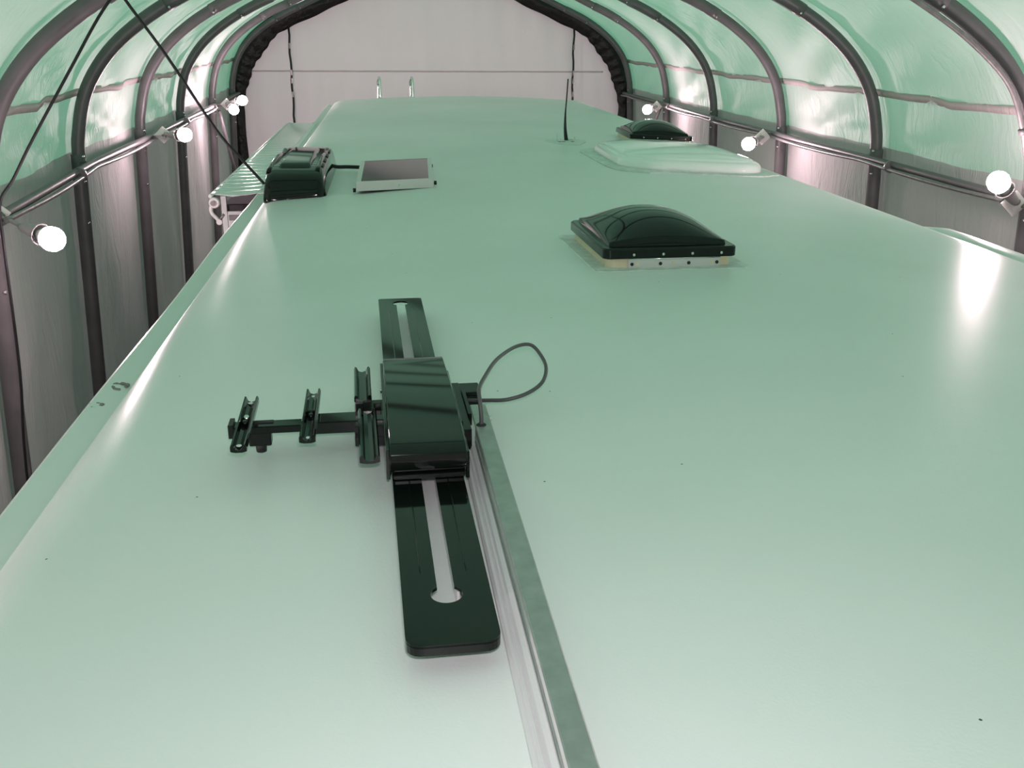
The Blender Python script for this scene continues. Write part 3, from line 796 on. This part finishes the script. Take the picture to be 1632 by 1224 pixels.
# right hand bracket
lbox('side_bracket', 0.064, 0.078, -0.115, 0.100, 0.004, 0.042, M['blackm'], 0.0015)
lbox('side_bracket', 0.056, 0.112, 0.052, 0.100, 0.034, 0.041, M['blackm'], 0.002)
lbox('side_bracket', 0.078, 0.108, 0.050, 0.056, 0.004, 0.034, M['blackm'], 0.001)
lbox('side_bracket', 0.064, 0.108, 0.092, 0.098, 0.004, 0.040, M['blackm'], 0.001)
lbox('bracket_floor', 0.064, 0.108, 0.050, 0.098, 0.002, 0.014, M['blackp'], 0.001)
lbox('bracket_lip', 0.078, 0.084, -0.06, 0.055, 0.026, 0.046, M['blackm'], 0.001)
lbox('pivot_block', 0.056, 0.066, -0.10, 0.06, 0.010, 0.050, M['blackp'], 0.001)

# ---- aluminium channel running toward the camera
ch = thing('metal_channel', (0.13, 0.8, 0.038), 'long grey aluminium channel running from the mount toward the camera', 'channel')
def chx(x, y): return x + 0.0172*(1.43-y)
def chan(nm, prof_, y0, y1, m_):
    rg = []
    for i in range(9):
        y = y0+(y1-y0)*i/8
        rg.append([(chx(x, y), y, z) for x, z in prof_])
    return MB().loft(rg, True, False).build(nm, m_, ch)
chan('top_face', [(0.1125, 0.0880), (0.1125, 0.0895), (0.1140, 0.0905), (0.1365, 0.0905), (0.1380, 0.0895), (0.1380, 0.060), (0.1365, 0.060), (0.1365, 0.0880)], 0.15, 1.455, M['alum'])
chan('side_web', [(0.1128, 0.052), (0.1128, 0.0885), (0.1142, 0.0885), (0.1142, 0.052)], 0.15, 1.37, M['alumw'])
chan('side_groove', [(0.1112, 0.066), (0.1112, 0.0685), (0.1130, 0.0685), (0.1130, 0.066)], 0.15, 1.36, M['alum'])
chan('side_groove', [(0.1112, 0.074), (0.1112, 0.0755), (0.1130, 0.0755), (0.1130, 0.074)], 0.15, 1.36, M['alum'])
chan('base_rail', [(0.0930, 0.036), (0.0930, 0.046), (0.0960, 0.049), (0.0990, 0.047), (0.1020, 0.050), (0.1050, 0.047), (0.1075, 0.053), (0.1120, 0.055), (0.1370, 0.055), (0.1370, 0.036)], 0.15, 1.375, M['alumw'])
chan('inner_block', [(0.1150, 0.050), (0.1150, 0.0875), (0.1360, 0.0875), (0.1360, 0.050)], 0.16, 1.36, M['dark'])
gx, gy = 0.1228, 1.368
MB().lathe([(0.0075, 0), (0.0078, 0.0015), (0.0060, 0.003), (0.0040, 0.003)], (gx, gy, 0.0895), (0, 0, 1), 18).build('grommet', M['rubber'], ch)
MB().lathe([(0.0055, 0), (0.0055, 0.003), (0.003, 0.005)], (0.1385, 1.42, 0.079), (1, 0, 0), 10).build('screw', M['bolt'], ch)
# grey cable looping from the grommet back to the mount
cab = catmull([(gx, gy, 0.085), (gx+0.0002, gy+0.001, 0.105), (gx-0.001, gy+0.010, 0.125), (0.1225, 1.400, 0.137), (0.137, 1.455, 0.138), (0.165, 1.545, 0.135), (0.205, 1.620, 0.132), (0.236, 1.642, 0.128), (0.2500, 1.610, 0.118), (0.2530, 1.570, 0.108), (0.2400, 1.530, 0.097), (0.212, 1.505, 0.088), (0.178, 1.500, 0.080), (0.148, 1.515, 0.074), (0.115, 1.540, 0.066)], 7)
tag(MB().tube(cab, 0.0032, 10).build('looped_cable', M['cable']), 'thin grey cable looping up from the grommet in the aluminium channel', 'cable')

# ---- black cords hanging on the left
c1 = catmull([(-0.965, 4.0, 0.80), (-0.934, 3.95, 0.752), (-0.812, 3.97, 0.556), (-0.664, 3.99, 0.292), (-0.575, 4.01, 0.17), (-0.502, 4.03, 0.075)], 6)
tag(MB().tube(c1, 0.0058, 8).build('hanging_cord', M['cord']), 'black cord slanting from the nearest arch down to the black vent housing', 'cord')
c2 = catmull([(-0.955, 3.96, 0.79), (-1.03, 3.93, 0.69), (-1.145, 3.90, 0.51), (-1.30, 3.87, 0.27), (-1.38, 3.84, 0.13), (-1.425, 3.80, 0.05), (-1.43, 3.78, -0.10), (-1.45, 3.78, -0.6), (-1.50, 3.78, -1.2), (-1.6, 3.85, -3.28)], 6)
tag(MB().tube(c2, 0.0055, 8).build('hanging_cord', M['cord']), 'black cord swooping from the nearest arch down past the nearest left lamp', 'cord')
